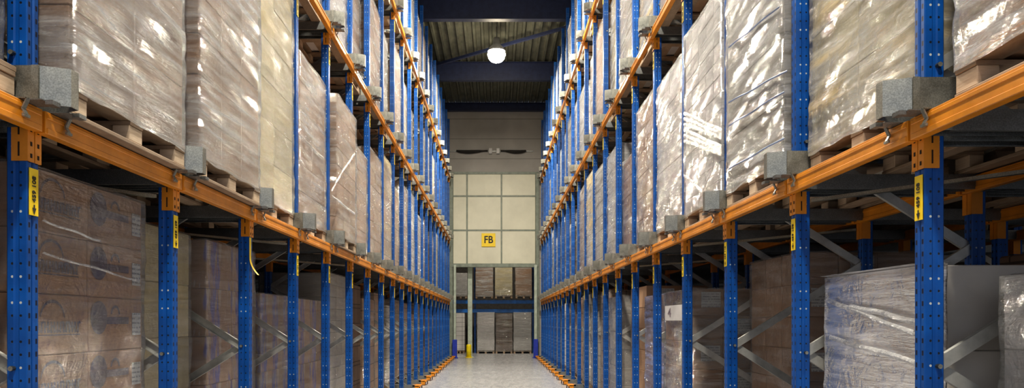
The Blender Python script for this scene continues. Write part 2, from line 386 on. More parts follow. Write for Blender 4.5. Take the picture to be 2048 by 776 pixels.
# FB sign
t = thing('aisle_sign', 'square yellow sign with black letters FB on the cream panels', 'sign', (px(977), YW-.02, pz(480)))
b = BM(); bx(b, -.3, .3, 0, .04, -.29, .29); obj('sign_board', b, M['yellow'], t, bevel=.006)
me = text_mesh('FB', .44, M['black']); me.materials[0] = M['black']
tx = link('lettering', me, t, (0, -.006, -.0), (R(90), 0, 0)); tx.scale = (.88, 1, 1)
# cables and boxes on the upper wall
zc = pz(303)
for (a, c_, lab) in ((913, 976, 'dark sagging cable sleeve on the upper wall towards the bollard side'), (1001, 1052, 'dark sagging cable sleeve on the upper wall away from the bollard')):
    b = BM(); n = 12; x0, x1 = px(a), px(c_); s = 1 if a < 950 else -1
    pts, rr = [], []
    for i in range(n+1):
        f = i/n; k = f if s > 0 else 1-f
        pts.append((x0+(x1-x0)*f, YW-.12, zc+.01-.05*math.sin(math.pi*min(1, k*1.15)**.8 if k < .87 else math.pi))); rr.append(.028+.045*max(0, math.sin(math.pi*min(1, k*1.25)))**.6)
    tube(b, pts, rr, 8); tag(obj('cable_sleeve', b, M['darkcloth'], smooth=True), lab, 'cable')
for u, lab in ((981, 'small white junction box on the upper wall, nearer the bollard side'), (996, 'small white junction box on the upper wall, farther from the bollard side')):
    t = thing('junction_box', lab, 'box', (px(u), YW-.08, zc)); b = BM(); bx(b, -.07, .07, -.06, .08, -.12, .12); obj('housing', b, M['lampwhite'], t, bevel=.01)
    b = BM(); bx(b, -.05, .05, -.068, -.06, -.1, .1); obj('lid', b, M['white'], t)
b = BM(); bx(b, px(898), px(1066), YW-.05, YW-.02, zc-.02, zc+.02); tag(obj('cable_tray', b, M['galv_dark']), 'thin horizontal cable tray across the upper grey wall', 'tray')
# roof steel
for i, y in enumerate((32.0-.1, 26.9, 21.5, 16.1, 10.7, 5.3, 0.0)):
    zt = 10.975; h = .66 if i else .34
    t = thing('roof_beam', 'dark blue roof beam crossing the aisle, %s from the far wall' % ORD[i+1], 'roof beam', (0, y-.05, zt-h))
    b = BM(); bx(b, -HX, HX, -.008, .008, .02, h-.02); obj('web', b, M['roofblue'], t)
    b = BM(); bx(b, -HX, HX, -.11, .11, 0, .02); obj('bottom_flange', b, M['roofblue'], t)
    b = BM(); bx(b, -HX, HX, -.11, .11, h-.02, h); obj('top_flange', b, M['roofblue'], t)
for k, (p, q, lab) in enumerate((((-3.0, 27.0, 10.72), (4.2, 21.4, 10.72), 'dark diagonal roof tie behind the lamp'), ((-4.2, 21.5, 10.72), (3.6, 16.2, 10.72), 'dark diagonal roof tie nearer than the lamp'))):
    b = BM(); strut(b, p, q, .09, .09, (0, 0, 1)); tag(obj('roof_tie', b, M['roofblue']), lab, 'tie rod')
# lamps
for i, y in enumerate((23.6, 15.6, 7.6, -.4)):
    vis = ['the lit lamp in view below the corrugated roof'] + ['lit high bay lamp over the aisle, %s from the far wall' % ORD[k+2] for k in range(3)]
    t = thing('high_bay_lamp', 'bright round high bay lamp, ' + vis[0] if i == 0 else vis[i], 'lamp', (0, y, 10.2))
    b = BM(); lathe(b, [(.27, -.02), (.28, 0), (.22, .12), (.12, .22), (.10, .42), (0, .43)], 28); obj('housing', b, M['lampwhite'], t, smooth=True)
    b = BM(); lathe(b, [(0, -.36), (.09, -.35), (.18, -.31), (.25, -.23), (.285, -.12), (.275, 0), (.262, .01)], 28); obj('lamp_glass', b, M['glow'], t, smooth=True)
    b = BM(); bx(b, -.012, .012, -.012, .012, .42, .78); obj('hanger_rod', b, M['galv_dark'], t)
    ld = bpy.data.lights.new('lamp_light', 'AREA'); ld.shape = 'DISK'; ld.size = .5; ld.energy = 620; ld.color = (1, .93, .80)
    lo_ = bpy.data.objects.new('lamp_light', ld); C.objects.link(lo_); lo_.parent = t; lo_.location = (0, 0, -.40)
for x_, y_, e in ((0, 34.6, 110),):  # unseen lamp added to light the room beyond the opening
    t = thing('added_strip_lamp', 'added unseen lamp lighting the racks behind the opening', 'lamp', (x_, y_, 6.92))
    b = BM(); bx(b, -.8, .8, -.06, .06, 0, .08); obj('housing', b, M['lampwhite'], t)
    b = BM(); bx(b, -.78, .78, -.045, .045, -.02, 0); obj('lamp_glass', b, M['glow'], t)
    ld = bpy.data.lights.new('lamp_light', 'AREA'); ld.shape = 'RECTANGLE'; ld.size = 1.6; ld.size_y = .1; ld.energy = e; ld.color = (1, .92, .8)
    lo_ = bpy.data.objects.new('lamp_light', ld); C.objects.link(lo_); lo_.parent = t; lo_.location = (0, 0, -.05)

# ------------------------------------------------------------------ racks
def post_mesh(h):
    """folded omega upright: grooved aisle face (-x), ribbed flanks"""
    w, d = PW/2, PD/2
    prof = [(-d, -w+.004), (-d+.004, -w), (-.012, -w), (-.006, -w+.006), (.008, -w+.006), (.014, -w), (d-.006, -w), (d, -w+.006),
            (d, w-.006), (d-.006, w), (.014, w), (.008, w-.006), (-.006, w-.006), (-.012, w), (-d+.004, w), (-d, w-.004),
            (-d, .011), (-d+.008, .007), (-d+.008, -.007), (-d, -.011)]
    b = BM(); prism(b, prof, 0, h); return mesh('post', b, M['blue'])
POST = post_mesh(10.1); POST_LOW = post_mesh(5.3)
b = BM(); bx(b, -.075, .075, -.07, .07, 0, .012); BASE = mesh('base_plate', b, M['galv_dark'])
def brace_mesh(run, rise, w=.058):
    b = BM(); strut(b, (0, 0, 0), (run, 0, rise), w, .004, (0, 1, 0))
    d = Vector((run, 0, rise)).normalized(); s = Vector((-d.z, 0, d.x))
    for k in (-1, 1):
        o = s*k*(w/2-.002); strut(b, Vector((0, .012, 0))+o, Vector((run, .012, rise))+o, .004, .025, (0, 1, 0))
    return mesh('diagonal_brace', b, M['braces'])
BR_UP, BR_DN = brace_mesh(ROW-PD*.6, .665), brace_mesh(ROW-PD*.6, -.665)
b = BM(); tube(b, [(0, -.012, 0), (0, .012, 0)], .011, 8); BOLT = mesh('bolt', b, M['galv'])
b = BM(); bx(b, -.0015, .0015, -.03, .03, -.1, .1); STICK = mesh('location_label', b, M['yellow'])
DIG = [text_mesh(s, .034, M['black']) for s in ('459 108', '459 109', '459 110')]
b = BM(); b.faces.new([b.verts.new(p) for p in ((0, -.014, .012), (0, .014, .012), (0, 0, -.018))]); b.faces.new([b.verts.new(p) for p in ((0, -.005, .012), (0, .005, .012), (0, .005, .026), (0, -.005, .026))]); ARROW = mesh('arrow', b, M['black'])

def frame(side, n):
    y = Y0[side]+PITCH*n; xf = XF[side]
    ln = 'end' if n < 0 else ORD[n+1]
    lab = 'blue perforated rack upright frame, %s from the near end %s' % (ln, SIDE[side]) if n >= 0 else 'blue perforated rack upright frame beside the camera %s' % SIDE[side]
    t = thing('upright_frame', lab, 'rack upright', (side*xf, y, 0), 'blue upright frames of the racks')
    deep = 4 if n <= 6 else (2 if n < 14 else 1)
    rz = 0 if side > 0 else math.pi
    for k in range(deep):
        X = side*(PD/2+ROW*k)
        link('post', POST if k < 2 else POST_LOW, t, (X, 0, 0), (0, 0, rz))
        if n < 12: link('base_plate', BASE, t, (X, 0, 0))
    for g in range(0, deep-1, 2):
        zt = 9.6 if (g == 0 and n < 14) else 4.9
        z, s = .07, 1
        while z < zt and z > -.1:
            X = side*(PD*.8+ROW*g)
            me = BR_UP if s > 0 else BR_DN
            link('diagonal_brace', me, t, (X, -.014 if s > 0 else .006, z if s > 0 else z+.665), (0, 0, 0) if side > 0 else (0, 0, math.pi))
            if n < 8 and g == 0: link('bolt', BOLT, t, (side*.06, -.045, z if s > 0 else z+.665))
            z += .665; s = -s
    for li, zt in enumerate(TOPS):
        if not in_view(side*xf, side*xf, y, y, zt-.6, zt-.2, 60): continue
        if n == 2 and li == 0 and side < 0: continue
        lb = link('location_label', STICK, t, (-side*.0035, -.006 if n > 1 else 0, zt-.35))
        if n <= 6:
            q = link('lettering', DIG[(n+li) % 3], lb, (-side*.003, 0, .012), (R(90), R(90), -side*R(90)))
            q.rotation_euler = Matrix.Rotation(-side*math.pi/2, 3, 'Z').to_4x4().to_euler()
            mt = Matrix.Rotation(-side*math.pi/2, 4, 'Z') @ Matrix.Rotation(math.pi/2, 4, 'X') @ Matrix.Rotation(math.pi/2, 4, 'Z')
            q.rotation_euler = mt.to_euler()
            link('arrow', ARROW, lb, (-side*.003, 0, -.08))
    if n == 2 and side < 0:     # label strip coming loose
        b = BM(); prev = None
        for i in range(13):
            f = i/12; z = 2.27-.30*f; dx = .004+.05*max(0, f-.55)**2*6; yy = -.02+.03*max(0, f-.6)
            a = (b.verts.new((dx, yy-.022, z)), b.verts.new((dx, yy+.022, z)))
            if prev: b.faces.new((prev[0], prev[1], a[1], a[0]))
            prev = a
        q = obj('location_label', b, M['yellow'], t); q['label'] = 'peeling curled yellow label strip'
for side in (-1, 1):
    for n in range(-1, NP): frame(side, n)

# beams: hollow box with hooked end connectors
def beam_meshes(Lb):
    b = BM(); bx(b, -.048, -.002, PW/2-.03, Lb-PW/2+.03, -.095, 0)
    bx(b, -.052, -.046, PW/2-.02, Lb-PW/2+.02, -.095, -.07); bx(b, -.052, -.046, PW/2-.02, Lb-PW/2+.02, -.03, -.012)
    return mesh('beam_tube', b, M['orange'], bevel=.002)
def connector_mesh(s):
    """folded plate hooked on the aisle face and one flank of the upright; s=+1 near end of a beam (far side of its upright)"""
    b = BM(); y0, y1 = (.003, PW/2+.006) if s > 0 else (-PW/2-.006, -.003)
    bx(b, -.008, -.002, y0, y1, -.225, -.02)
    if s > 0: bx(b, -.008, .062, PW/2+.002, PW/2+.007, -.225, -.02)
    else: bx(b, -.008, .062, -PW/2-.007, -PW/2-.002, -.225, -.02)
    return mesh('connector', b, M['orange'])
b = BM()
for z in (-.09, -.15, -.2): bx(b, -.0095, -.0082, -.006, .006, z-.009, z+.009)
SLOT = mesh('connector_slots', b, M['orange_slot'])
b = BM(); bx(b, -.0035, .0035, -.0012, 0, -.03, .03); SLOT_SIDE = mesh('connector_slot', b, M['orange_slot'])
BEAM, CON_N, CON_F = beam_meshes(PITCH), connector_mesh(1), connector_mesh(-1)
def beam(side, lane, lev, row):
    xf = side*(XF[side]+ROW*row); y = Y0[side]+PITCH*lane; z = TOPS[lev]
    rn = ['front', 'second row', 'third row', 'fourth row'][row]
    bay = 'near end bay' if lane < 0 else ORD[lane+1]+' bay'
    t = thing('rack_beam', 'orange %s beam, %s, %s beam level, %s' % (rn, bay, ['first', 'second', 'third'][lev], SIDEW[side]), 'rack beam', (xf, y, z), 'orange rack beams')
    far = lane > 11
    def add(nm, me, p, yy=0):
        o = link(nm, me, p, (0, yy, 0))
        if side < 0: o.scale = (-1, 1, 1)
        return o
    add('beam_tube', BEAM, t)
    c1 = add('connector', CON_N, t); c2 = add('connector', CON_F, t, PITCH)
    if not far and row == 0:
        q = link('connector_slot', SLOT, c1, (0, .024, 0)); q = link('connector_slot', SLOT, c2, (0, -.024, 0))
        link('connector_slot', SLOT_SIDE, c2, (.03, -PW/2-.0072, -.085)); link('connector_slot', SLOT_SIDE, c2, (.03, -PW/2-.0072, -.175))
for side in (-1, 1):
    for lev in range(3):
        for lane in range(-1, NP-1):
            for row in range(4):
                if row == 1 and lane > 12: continue
                if row > 1 and (lane > 5 or lev > 0): continue
                xf = side*(XF[side]+ROW*row); y = Y0[side]+PITCH*lane
                if in_view(xf-.1, xf+.1, y, y+PITCH, TOPS[lev]-.2, TOPS[lev], 60): beam(side, lane, lev, row)

# pallet rails with their entry guides
def guide_ring():
    b = BM(); out = [(.13, -.078), (-.06, -.078), (-.18, -.028), (-.18, .028), (-.06, .078), (.13, .078)]
    inn = [(.13, -.073), (-.058, -.073), (-.175, -.025), (-.175, .025), (-.058, .073), (.13, .073)]
    for P, z0, z1 in ((out, 0, .16),):
        for i in range(5):
            (x0, y0), (x1, y1) = out[i], out[i+1]; (a0, c0), (a1, c1) = inn[i], inn[i+1]
            v = [b.verts.new(p) for p in ((x0, y0, z0), (x1, y1, z0), (x1, y1, z1), (x0, y0, z1), (a0, c0, z0), (a1, c1, z0), (a1, c1, z1), (a0, c0, z1))]
            for f in ((0,1,2,3), (7,6,5,4), (0,4,5,1), (3,2,6,7), (0,3,7,4), (1,5,6,2)): b.faces.new([v[k] for k in f])
    return mesh('entry_guide', b, M['galv'])
def guide_edge():
    b = BM()
    bx(b, -.075, -.045, -.003, .003, .0, .16)
    return mesh('guide_rib', b, M['galv'])
def rail_mesh(s):
    """lipped channel the pallet runs on, beside the upright"""
    b = BM(); a, c = (.045, .15) if s > 0 else (-.15, -.045)
    bx(b, -.13, 4.6, a, c, .000, .004)
    e = c if s > 0 else a
    bx(b, .0, 4.6, min(e, e-s*.004), max(e, e-s*.004), -.085, .0); f = a if s > 0 else c
    bx(b, .0, 4.6, min(f, f+s*.004), max(f, f+s*.004), -.085, .0)
    bx(b, .05, 4.6, e-.02 if s > 0 else e, e if s > 0 else e+.02, -.087, -.083)
    bx(b, -.16, -.128, (a+c)/2-.028, (a+c)/2+.028, -.012, .006)
    return mesh('rail_channel', b, M['galv_dark'])
def clip_mesh():
    b = BM(); bx(b, -.075, .02, -.011, .011, .004, .010); strut(b, (-.075, 0, .007), (-.056, 0, -.035), .006, .022, (0, 1, 0)); strut(b, (-.056, 0, -.035), (-.07, 0, -.062), .006, .022, (0, 1, 0))
    bx(b, -.072, -.062, -.02, .02, -.070, -.058)
    return mesh('beam_clip', b, M['galv'])
GUIDE, RIB, RAILS, CLIP = guide_ring(), guide_edge(), {1: rail_mesh(1), -1: rail_mesh(-1)}, clip_mesh()
for side in (-1, 1):
    for lev in range(3):
        for n in range(-1, NP):
            xf = side*XF[side]; y = Y0[side]+PITCH*n; z = TOPS[lev]
            if n < 0 and lev > 0: continue
            if not in_view(xf-.2, xf+.2, y-.1, y+.1, z-.1, z+.2, 200): continue
            nn = 'beside the camera' if n < 0 else 'at the %s upright' % ORD[n+1]
            t = thing('pallet_rail', 'galvanised pallet rail %s, %s beam level, %s' % (nn, ['first', 'second', 'third'][lev], SIDEW[side]), 'pallet rail', (xf, y, z), 'galvanised pallet rails')
            def add(nm, me, yy=0, zz=0):
                o = link(nm, me, t, (0, yy, zz))
                if side < 0: o.scale = (-1, 1, 1)
            add('entry_guide', GUIDE, 0, .006)
            if n < 12:
                for s in (1, -1): add('guide_rib', RIB, s*.080, .006)
            for s in (1, -1):
                add('rail_channel', RAILS[s], 0, .001)
                if n < 12: add('beam_clip', CLIP, s*.15)
    for n in range(-1, NP):      # floor guides
        xf = side*XF[side]; y = Y0[side]+PITCH*n
        t = thing('floor_guide', 'orange floor entry guide at the foot of the %s upright, %s' % ('nearest unseen' if n < 0 else ORD[n+1], SIDEW[side]), 'floor guide', (xf, y, 0), 'orange floor guides')
        for s_ in (-1, 1):
            b = BM(); bx(b, -.10, 3.3, min(s_*.06, s_*.155), max(s_*.06, s_*.155), 0, .128); q = obj('rail_channel', b, M['galv_dark'], t)
            if side < 0: q.scale = (-1, 1, 1)
        b = BM(); bx(b, -.20, -.1, -.155, -.06, .012, .11); bx(b, -.20, -.1, .06, .155, .012, .11); bx(b, -.24, -.045, -.155, .155, .085, .125)
        o = obj('guide_channel', b, M['orange'], t, bevel=.004)
        b = BM(); bx(b, -.255, -.24, -.06, .06, .02, .10); o2 = obj('end_stop', b, M['black'], t)
        if side < 0: o.scale = (-1, 1, 1); o2.scale = (-1, 1, 1)
# plan bracing under the first beam level
for side, lanes in ((1, (0, 2, 4)), (-1, (0, 2, 4))):
    for lane in lanes:
        ya, yb = Y0[side]+PITCH*(lane+1), Y0[side]+PITCH*lane
        b = BM(); strut(b, (side*(XF[side]+.1), ya-.05, 2.36), (side*(XF[side]+ROW), yb+.05, 2.36), .035, .02, (0, 0, 1))
        tag(obj('plan_brace', b, M['galv']), 'thin galvanised horizontal brace under the pallets in %s bay, %s' % (ORD[lane+1], SIDEW[side]), 'brace')

# ------------------------------------------------------------------ pallet loads
PALLET_CACHE = {}
def pallet_parts(dx, dy, near):
    """timber pallet lx (into the rack) by ly (along the aisle); returns [(name, mesh, loc)]"""
    key = (round(dx, 2), round(dy, 2))
    if key not in PALLET_CACHE:
        x, y = dx/2, dy/2
        b = BM(); n = 6 if dx > 1 else 5; w = .11
        for i in range(n):
            c = -x+w/2+(dx-w)*i/(n-1); bx(b, c-w/2, c+w/2, -y, y, .122, .144)
        for c in (-y+.07, 0, y-.07): bx(b, -x, x, c-.065, c+.065, .100, .1215)
        deck = mesh('deck', b, M['old_wood'], bevel=.002)
        b = BM(); bx(b, -.045, .045, -.068, .068, .022, .0995); block = mesh('block', b, M['pale_wood'], bevel=.004)
        b = BM(); bx(b, -.05, .05, -y, y, 0, .0215); skid = mesh('bottom_board', b, M['old_wood'], bevel=.003)
        b = BM()
        for cx in (-x+.05, 0, x-.05):
            bx(b, cx-.05, cx+.05, -y, y, 0, .0215)
            for cy in (-y+.07, 0, y-.07): bx(b, cx-.045, cx+.045, cy-.068, cy+.068, .022, .0995)
        for i in range(n):
            c = -x+w/2+(dx-w)*i/(n-1); bx(b, c-w/2, c+w/2, -y, y, .122, .144)
        for c in (-y+.07, 0, y-.07): bx(b, -x, x, c-.065, c+.065, .100, .1215)
        PALLET_CACHE[key] = (deck, block, skid, mesh('pallet', b, M['old_wood']))
    return PALLET_CACHE[key]
def add_pallet(t, dx, dy, near):
    deck, block, skid, whole = pallet_parts(dx, dy, near)
    if not near: link('pallet', whole, t); return
    p = link('pallet', deck, t)
    for cx in (-dx/2+.05, 0, dx/2-.05):
        link('bottom_board', skid, p, (cx, 0, 0))
        for cy in (-dy/2+.07, 0, dy/2-.07): link('block', block, p, (cx, cy, 0))
def film_mesh(dx, dy, z0, z1, seed, m, ang, near, amp=.007, ragged=.02):
    """a tube of stretch film round the load: rounded corners, slanting folds, a turned-in top rim and an uneven lower hem"""
    r, b = .035, BM(); hx, hy = dx/2+.010, dy/2+.010
    pts = []
    st = .045 if near else .22
    def seg(a, c, nx, ny):
        n = max(2, int((Vector(c)-Vector(a)).length/st))
        for i in range(n): pts.append((a[0]+(c[0]-a[0])*i/n, a[1]+(c[1]-a[1])*i/n, nx, ny))
    def arc(cx, cy, a0):
        for k in range(3):
            a = a0+math.pi/2*k/3; pts.append((cx+r*math.cos(a), cy+r*math.sin(a), math.cos(a), math.sin(a)))
    seg((-hx+r, -hy), (hx-r, -hy), 0, -1); arc(hx-r, -hy+r, -math.pi/2); seg((hx, -hy+r), (hx, hy-r), 1, 0); arc(hx-r, hy-r, 0)
    seg((hx-r, hy), (-hx+r, hy), 0, 1); arc(-hx+r, hy-r, math.pi/2); seg((-hx, hy-r), (-hx, -hy+r), -1, 0); arc(-hx+r, -hy+r, math.pi)
    nz = max(3, int((z1-z0)/(.05 if near else .3))); rings = []
    ca, sa = math.cos(ang), math.sin(ang)
    for j in range(nz+3):
        f = min(1, j/nz); z = z0+(z1-z0)*f; inset = 0
        if j > nz: inset = .03*(j-nz)**1.5; z += .006*(j-nz)
        row = []
        for (x, y, nx, ny) in pts:
            u = x+y; a = u*ca+z*sa; c = -u*sa+z*ca
            d = amp*(noise.noise((a*1.2, c*9, seed)) + .6*noise.noise((a*4, c*20, seed+9)) + .9*noise.noise((u*2, z*1.3, seed+3)))
            d = max(d, -.006)
            zz = z + (ragged*noise.noise((u*5, seed, 1.7)) if j == 0 else 0)
            row.append(b.verts.new((x+nx*(d-inset), y+ny*(d-inset), zz)))
        rings.append(row)
    n = len(pts)
    for p, q in zip(rings, rings[1:]):
        for k in range(n): b.faces.new((p[k], p[(k+1) % n], q[(k+1) % n], q[k]))
    return mesh('stretch_film', b, m, smooth=True)

KINDS = {   # carton material, far material, words
    'brown': ('brown', 'brown_far', 'brown cartons'), 'tan': ('tan', 'tan_far', 'pinkish brown cartons'), 'white': ('white', 'white_far', 'white cartons'),
    'grey': ('grey', 'grey_far', 'grey beige cartons'), 'yellow': ('yellowish', 'yellowish_far', 'pale yellow packs'),
    'lilac': ('lilac', 'lilac_far', 'blue printed brown cartons'), 'dark': ('dark_far', 'dark_far', 'dark brown cartons')}
FILMW = {'heavy': 'cloudy shiny film', 'mid': 'shiny film', 'light': 'thin clear film', 'yellow': 'yellow streaked film', 'blue': 'blue tinted film', 'white': 'bright whitish film', None: 'no film'}
CART = {}
def carton_mesh(w, d, h, m):
    k = (round(w, 3), round(d, 3), round(h, 3), m)
    if k not in CART:
        b = BM(); bx(b, -w/2+.002, w/2-.002, -d/2+.002, d/2-.002, .001, h-.001); CART[k] = mesh('carton', b, M[m], bevel=.005)
    return CART[k]
def label_face(w, h): 
    k = ('lab', w, h)
    if k not in CART:
        b = BM(); bx(b, -.001, .001, -w/2, w/2, -h/2, h/2); CART[k] = mesh('shipping_label', b, M['paper'])
    return CART[k]
def mark_near():
    """arc over a band of lettering strokes"""
    b = BM(); n = 14
    for i in range(n):
        a0, a1 = math.pi*i/n, math.pi*(i+1)/n
        w0, w1 = .012+.018*math.sin(a0), .012+.018*math.sin(a1)
        b.faces.new([b.verts.new((0, .09*math.cos(a)*1.1*q, .085*math.sin(a)*q)) for a, q in ((a0, 1), (a1, 1), (a1, 1-w1*6), (a0, 1-w0*6))])
    rr = random.Random(3)
    y = -.17
    while y < .21:
        w = .016
        for (za, zb) in ((-.075, -.02),):
            b.faces.new([b.verts.new(p) for p in ((0, y, za), (0, y+w, za), (0, y+w, zb), (0, y, zb))])
            q = rr.choice((-.03, -.05, -.072)); b.faces.new([b.verts.new(p) for p in ((0, y+w, q), (0, y+w+.014, q), (0, y+w+.014, q+.012), (0, y+w, q+.012))])
        y += .025
    b.faces.new([b.verts.new(p) for p in ((0, -.17, -.088), (0, .23, -.088), (0, .23, -.082), (0, -.17, -.082))])
    return mesh('printed_mark', b, M['ink'])
def mark_far():
    b = BM(); n = 20
    b.faces.new([b.verts.new((0, -.19+.085*math.cos(2*math.pi*i/n), .0+.09*math.sin(2*math.pi*i/n))) for i in range(n)])
    b.faces.new([b.verts.new(p) for p in ((0, -.12, -.035), (0, .13, -.035), (0, .13, .005), (0, -.12, .005))])
    for i in range(8):
        a0, a1 = math.pi*i/8, math.pi*(i+1)/8
        b.faces.new([b.verts.new((0, -.02+.05*math.cos(a)*q, .02+.05*math.sin(a)*q)) for a, q in ((a0, 1), (a1, 1), (a1, .7), (a0, .7))])
    return mesh('printed_mark', b, M['ink'])
MARKS = (mark_near(), mark_far())
SEED = [0]
def load(side, label, xf, ya, yb, zb, zt, kind, fl, near=True, ny=2, nx=2, rows=None, depth=1.0, marks=False, labels=None, group=None, bare_top=0, pallet=True, inset=0.0, hem=None):
    """xf: distance of the aisle face from the aisle axis; ya..yb along the aisle; zb bottom of the pallet; zt top of the goods"""
    SEED[0] += 1; rr = random.Random(SEED[0]*13+5)
    dy = yb-ya; cx = side*(xf+depth/2); cy = (ya+yb)/2
    cat = 'pallet load'
    t = thing('pallet_load', label, cat, (cx, cy, zb), group)
    if pallet: add_pallet(t, depth, dy, near)
    cm, fm, _ = KINDS[kind]; h = zt-zb-.144; gx, gy = depth-.02-2*inset, dy-.02-2*inset
    if near:
        rows = rows or max(4, round(h/.31)); ch = h/rows; cw, cd = gx/nx, gy/ny
        me = carton_mesh(cw, cd, ch, cm)
        for k in range(rows):
            for i in range(nx):
                for j in range(ny):
                    c = link('carton', me, t, (-gx/2+cw*(i+.5)+rr.uniform(-.003, .003), -gy/2+cd*(j+.5)+rr.uniform(-.003, .003), .144+ch*k))
                    outer = (i == 0) if side > 0 else (i == nx-1)
                    fx = -side*(cw/2+.0005)
                    if marks and outer:
                        mk = MARKS[0] if j == 0 else MARKS[1]
                        link('printed_mark', mk, c, (fx-side*.001, (-.02 if j == 0 else 0), ch*.62))
                        if j == ny-1: link('shipping_label', label_face(.10, .13), c, (fx-side*.001, cd/2-.075, ch*.5))
                    if labels == 'edge' and j == 0 and i == (nx-1 if side < 0 else 0) and k % 2 == 0:
                        q = link('shipping_label', label_face(.11, .15), c, (-side*.0+ (cw*.18 if side < 0 else -cw*.18), -cd/2-.0005, ch*.55), (0, 0, R(90)))
                    if labels == 'face' and outer and (k+j) % 2 == 0:
                        link('shipping_label', label_face(.22, .15), c, (fx-side*.001, rr.uniform(-.06, .06), ch*.6))
                    if labels == 'front' and j == 0 and (k+i) % 2 == 1:
                        link('shipping_label', label_face(.20, .16), c, (cw*.1, -cd/2-.001, ch*.6), (0, 0, R(90)))
    else:
        b = BM(); bx(b, -gx/2, gx/2, -gy/2, gy/2, .145, zt-zb); obj('carton_stack', b, M[fm], t, bevel=.012)
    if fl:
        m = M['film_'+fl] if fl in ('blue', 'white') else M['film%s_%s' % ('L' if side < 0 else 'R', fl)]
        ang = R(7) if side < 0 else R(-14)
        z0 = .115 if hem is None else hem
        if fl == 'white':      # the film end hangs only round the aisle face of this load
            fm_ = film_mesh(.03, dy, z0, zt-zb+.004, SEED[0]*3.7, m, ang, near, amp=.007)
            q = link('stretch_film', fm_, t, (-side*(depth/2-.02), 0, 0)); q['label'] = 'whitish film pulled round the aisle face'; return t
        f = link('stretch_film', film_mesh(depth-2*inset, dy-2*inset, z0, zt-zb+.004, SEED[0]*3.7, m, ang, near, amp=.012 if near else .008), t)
        if fl == 'yellow': f['label'] = 'yellow streaked stretch film'
    return t
def bay_words(side, lane):
    return ('near end bay' if lane < 0 else ORD[lane+1]+' bay') + ', ' + SIDE[side]

# hand-placed loads: (side, lane, level) -> settings;  xf, top z, kind, film ...
H = {
 (-1,-1,0): dict(xf=2.12, zt=2.3, kind='tan', fl='light', marks=True, rows=7),
 (-1, 0,0): dict(xf=2.12, zt=2.31, kind='tan', fl='light', marks=True, rows=7),
 (-1, 1,0): dict(xf=2.42, zt=2.28, kind='yellow', fl='light', rows=5, nx=2, ny=3),
 (-1, 2,0): dict(xf=2.37, zt=2.27, kind='lilac', fl='light', rows=5),
 (-1, 3,0): dict(xf=2.37, zt=1.88, kind='lilac', fl='mid', rows=4, ny=3),
 (-1, 4,0): dict(xf=2.37, zt=1.87, kind='lilac', fl='light', rows=4),
 (-1, 5,0): dict(xf=2.30, zt=2.27, kind='grey', fl='light', rows=12, ny=3),
 (-1, 6,0): dict(xf=2.35, zt=2.2, kind='dark', fl=None),
 (-1, 7,0): dict(xf=2.35, zt=2.0, kind='tan', fl='light'),
 (-1,-1,1): dict(xf=1.985, zt=4.4, kind='tan', fl='heavy', inset=.03),
 (-1, 0,1): dict(xf=1.875, zt=4.75, kind='brown', fl='heavy', rows=6),
 (-1, 1,1): dict(xf=1.87, zt=4.7, kind='brown', fl='heavy', rows=8, labels='edge', ny=3),
 (-1, 2,1): dict(xf=1.99, zt=4.75, kind='yellow', fl='yellow', rows=6),
 (-1, 3,1): dict(xf=1.995, zt=4.34, kind='brown', fl='heavy', rows=6),
 (-1, 4,1): dict(xf=1.905, zt=4.32, kind='tan', fl='mid', rows=8, ny=3),
 (-1, 5,1): dict(xf=2.0, zt=4.1, kind='tan', fl='mid', rows=5),
 (-1, 6,1): dict(xf=2.0, zt=4.35, kind='tan', fl='mid', rows=6),
 ( 1,-1,0): dict(xf=2.14, zt=1.785, kind='white', fl='mid', rows=5, ya=2.01, yb=3.15),
 ( 1, 0,0): dict(xf=2.04, zt=1.86, kind='grey', fl='white', rows=4, ny=1, nx=2, inset=.0),
 ( 1, 2,0): dict(xf=2.54, zt=2.18, kind='brown', fl='light', rows=7, ny=3, nx=3, labels='front'),
 ( 1, 3,0): dict(xf=2.0, zt=1.93, kind='tan', fl='mid', rows=6, labels='front', ny=3, nx=3),
 ( 1, 4,0): dict(xf=2.05, zt=1.93, kind='brown', fl='blue', rows=5),
 ( 1, 5,0): dict(xf=2.1, zt=2.1, kind='brown', fl=None, rows=6, labels='front'),
 ( 1,-1,1): dict(xf=1.88, zt=4.75, kind='tan', fl='heavy', ya=1.84, yb=3.04),
 ( 1, 0,1): dict(xf=1.95, zt=4.75, kind='yellow', fl='yellow', rows=6),
 ( 1, 1,1): dict(xf=1.865, zt=4.7, kind='grey', fl='heavy', rows=5, ny=1),
 ( 1, 2,1): dict(xf=1.88, zt=4.42, kind='white', fl='mid', rows=12, ny=5),
 ( 1, 3,1): dict(xf=1.91, zt=4.35, kind='white', fl='heavy', rows=5),
 ( 1, 4,1): dict(xf=1.93, zt=4.45, kind='tan', fl='mid', rows=6),
 ( 1, 5,1): dict(xf=1.98, zt=4.05, kind='brown', fl='light', rows=5),
}
EMPTY = {(1, 1, 0), (-1, 11, 2)}
BASE_Z = [.13, 2.506, 5.086, 7.666]
KW = ['brown', 'tan', 'white', 'grey', 'yellow', 'white', 'grey', 'white']
LOADS = {}
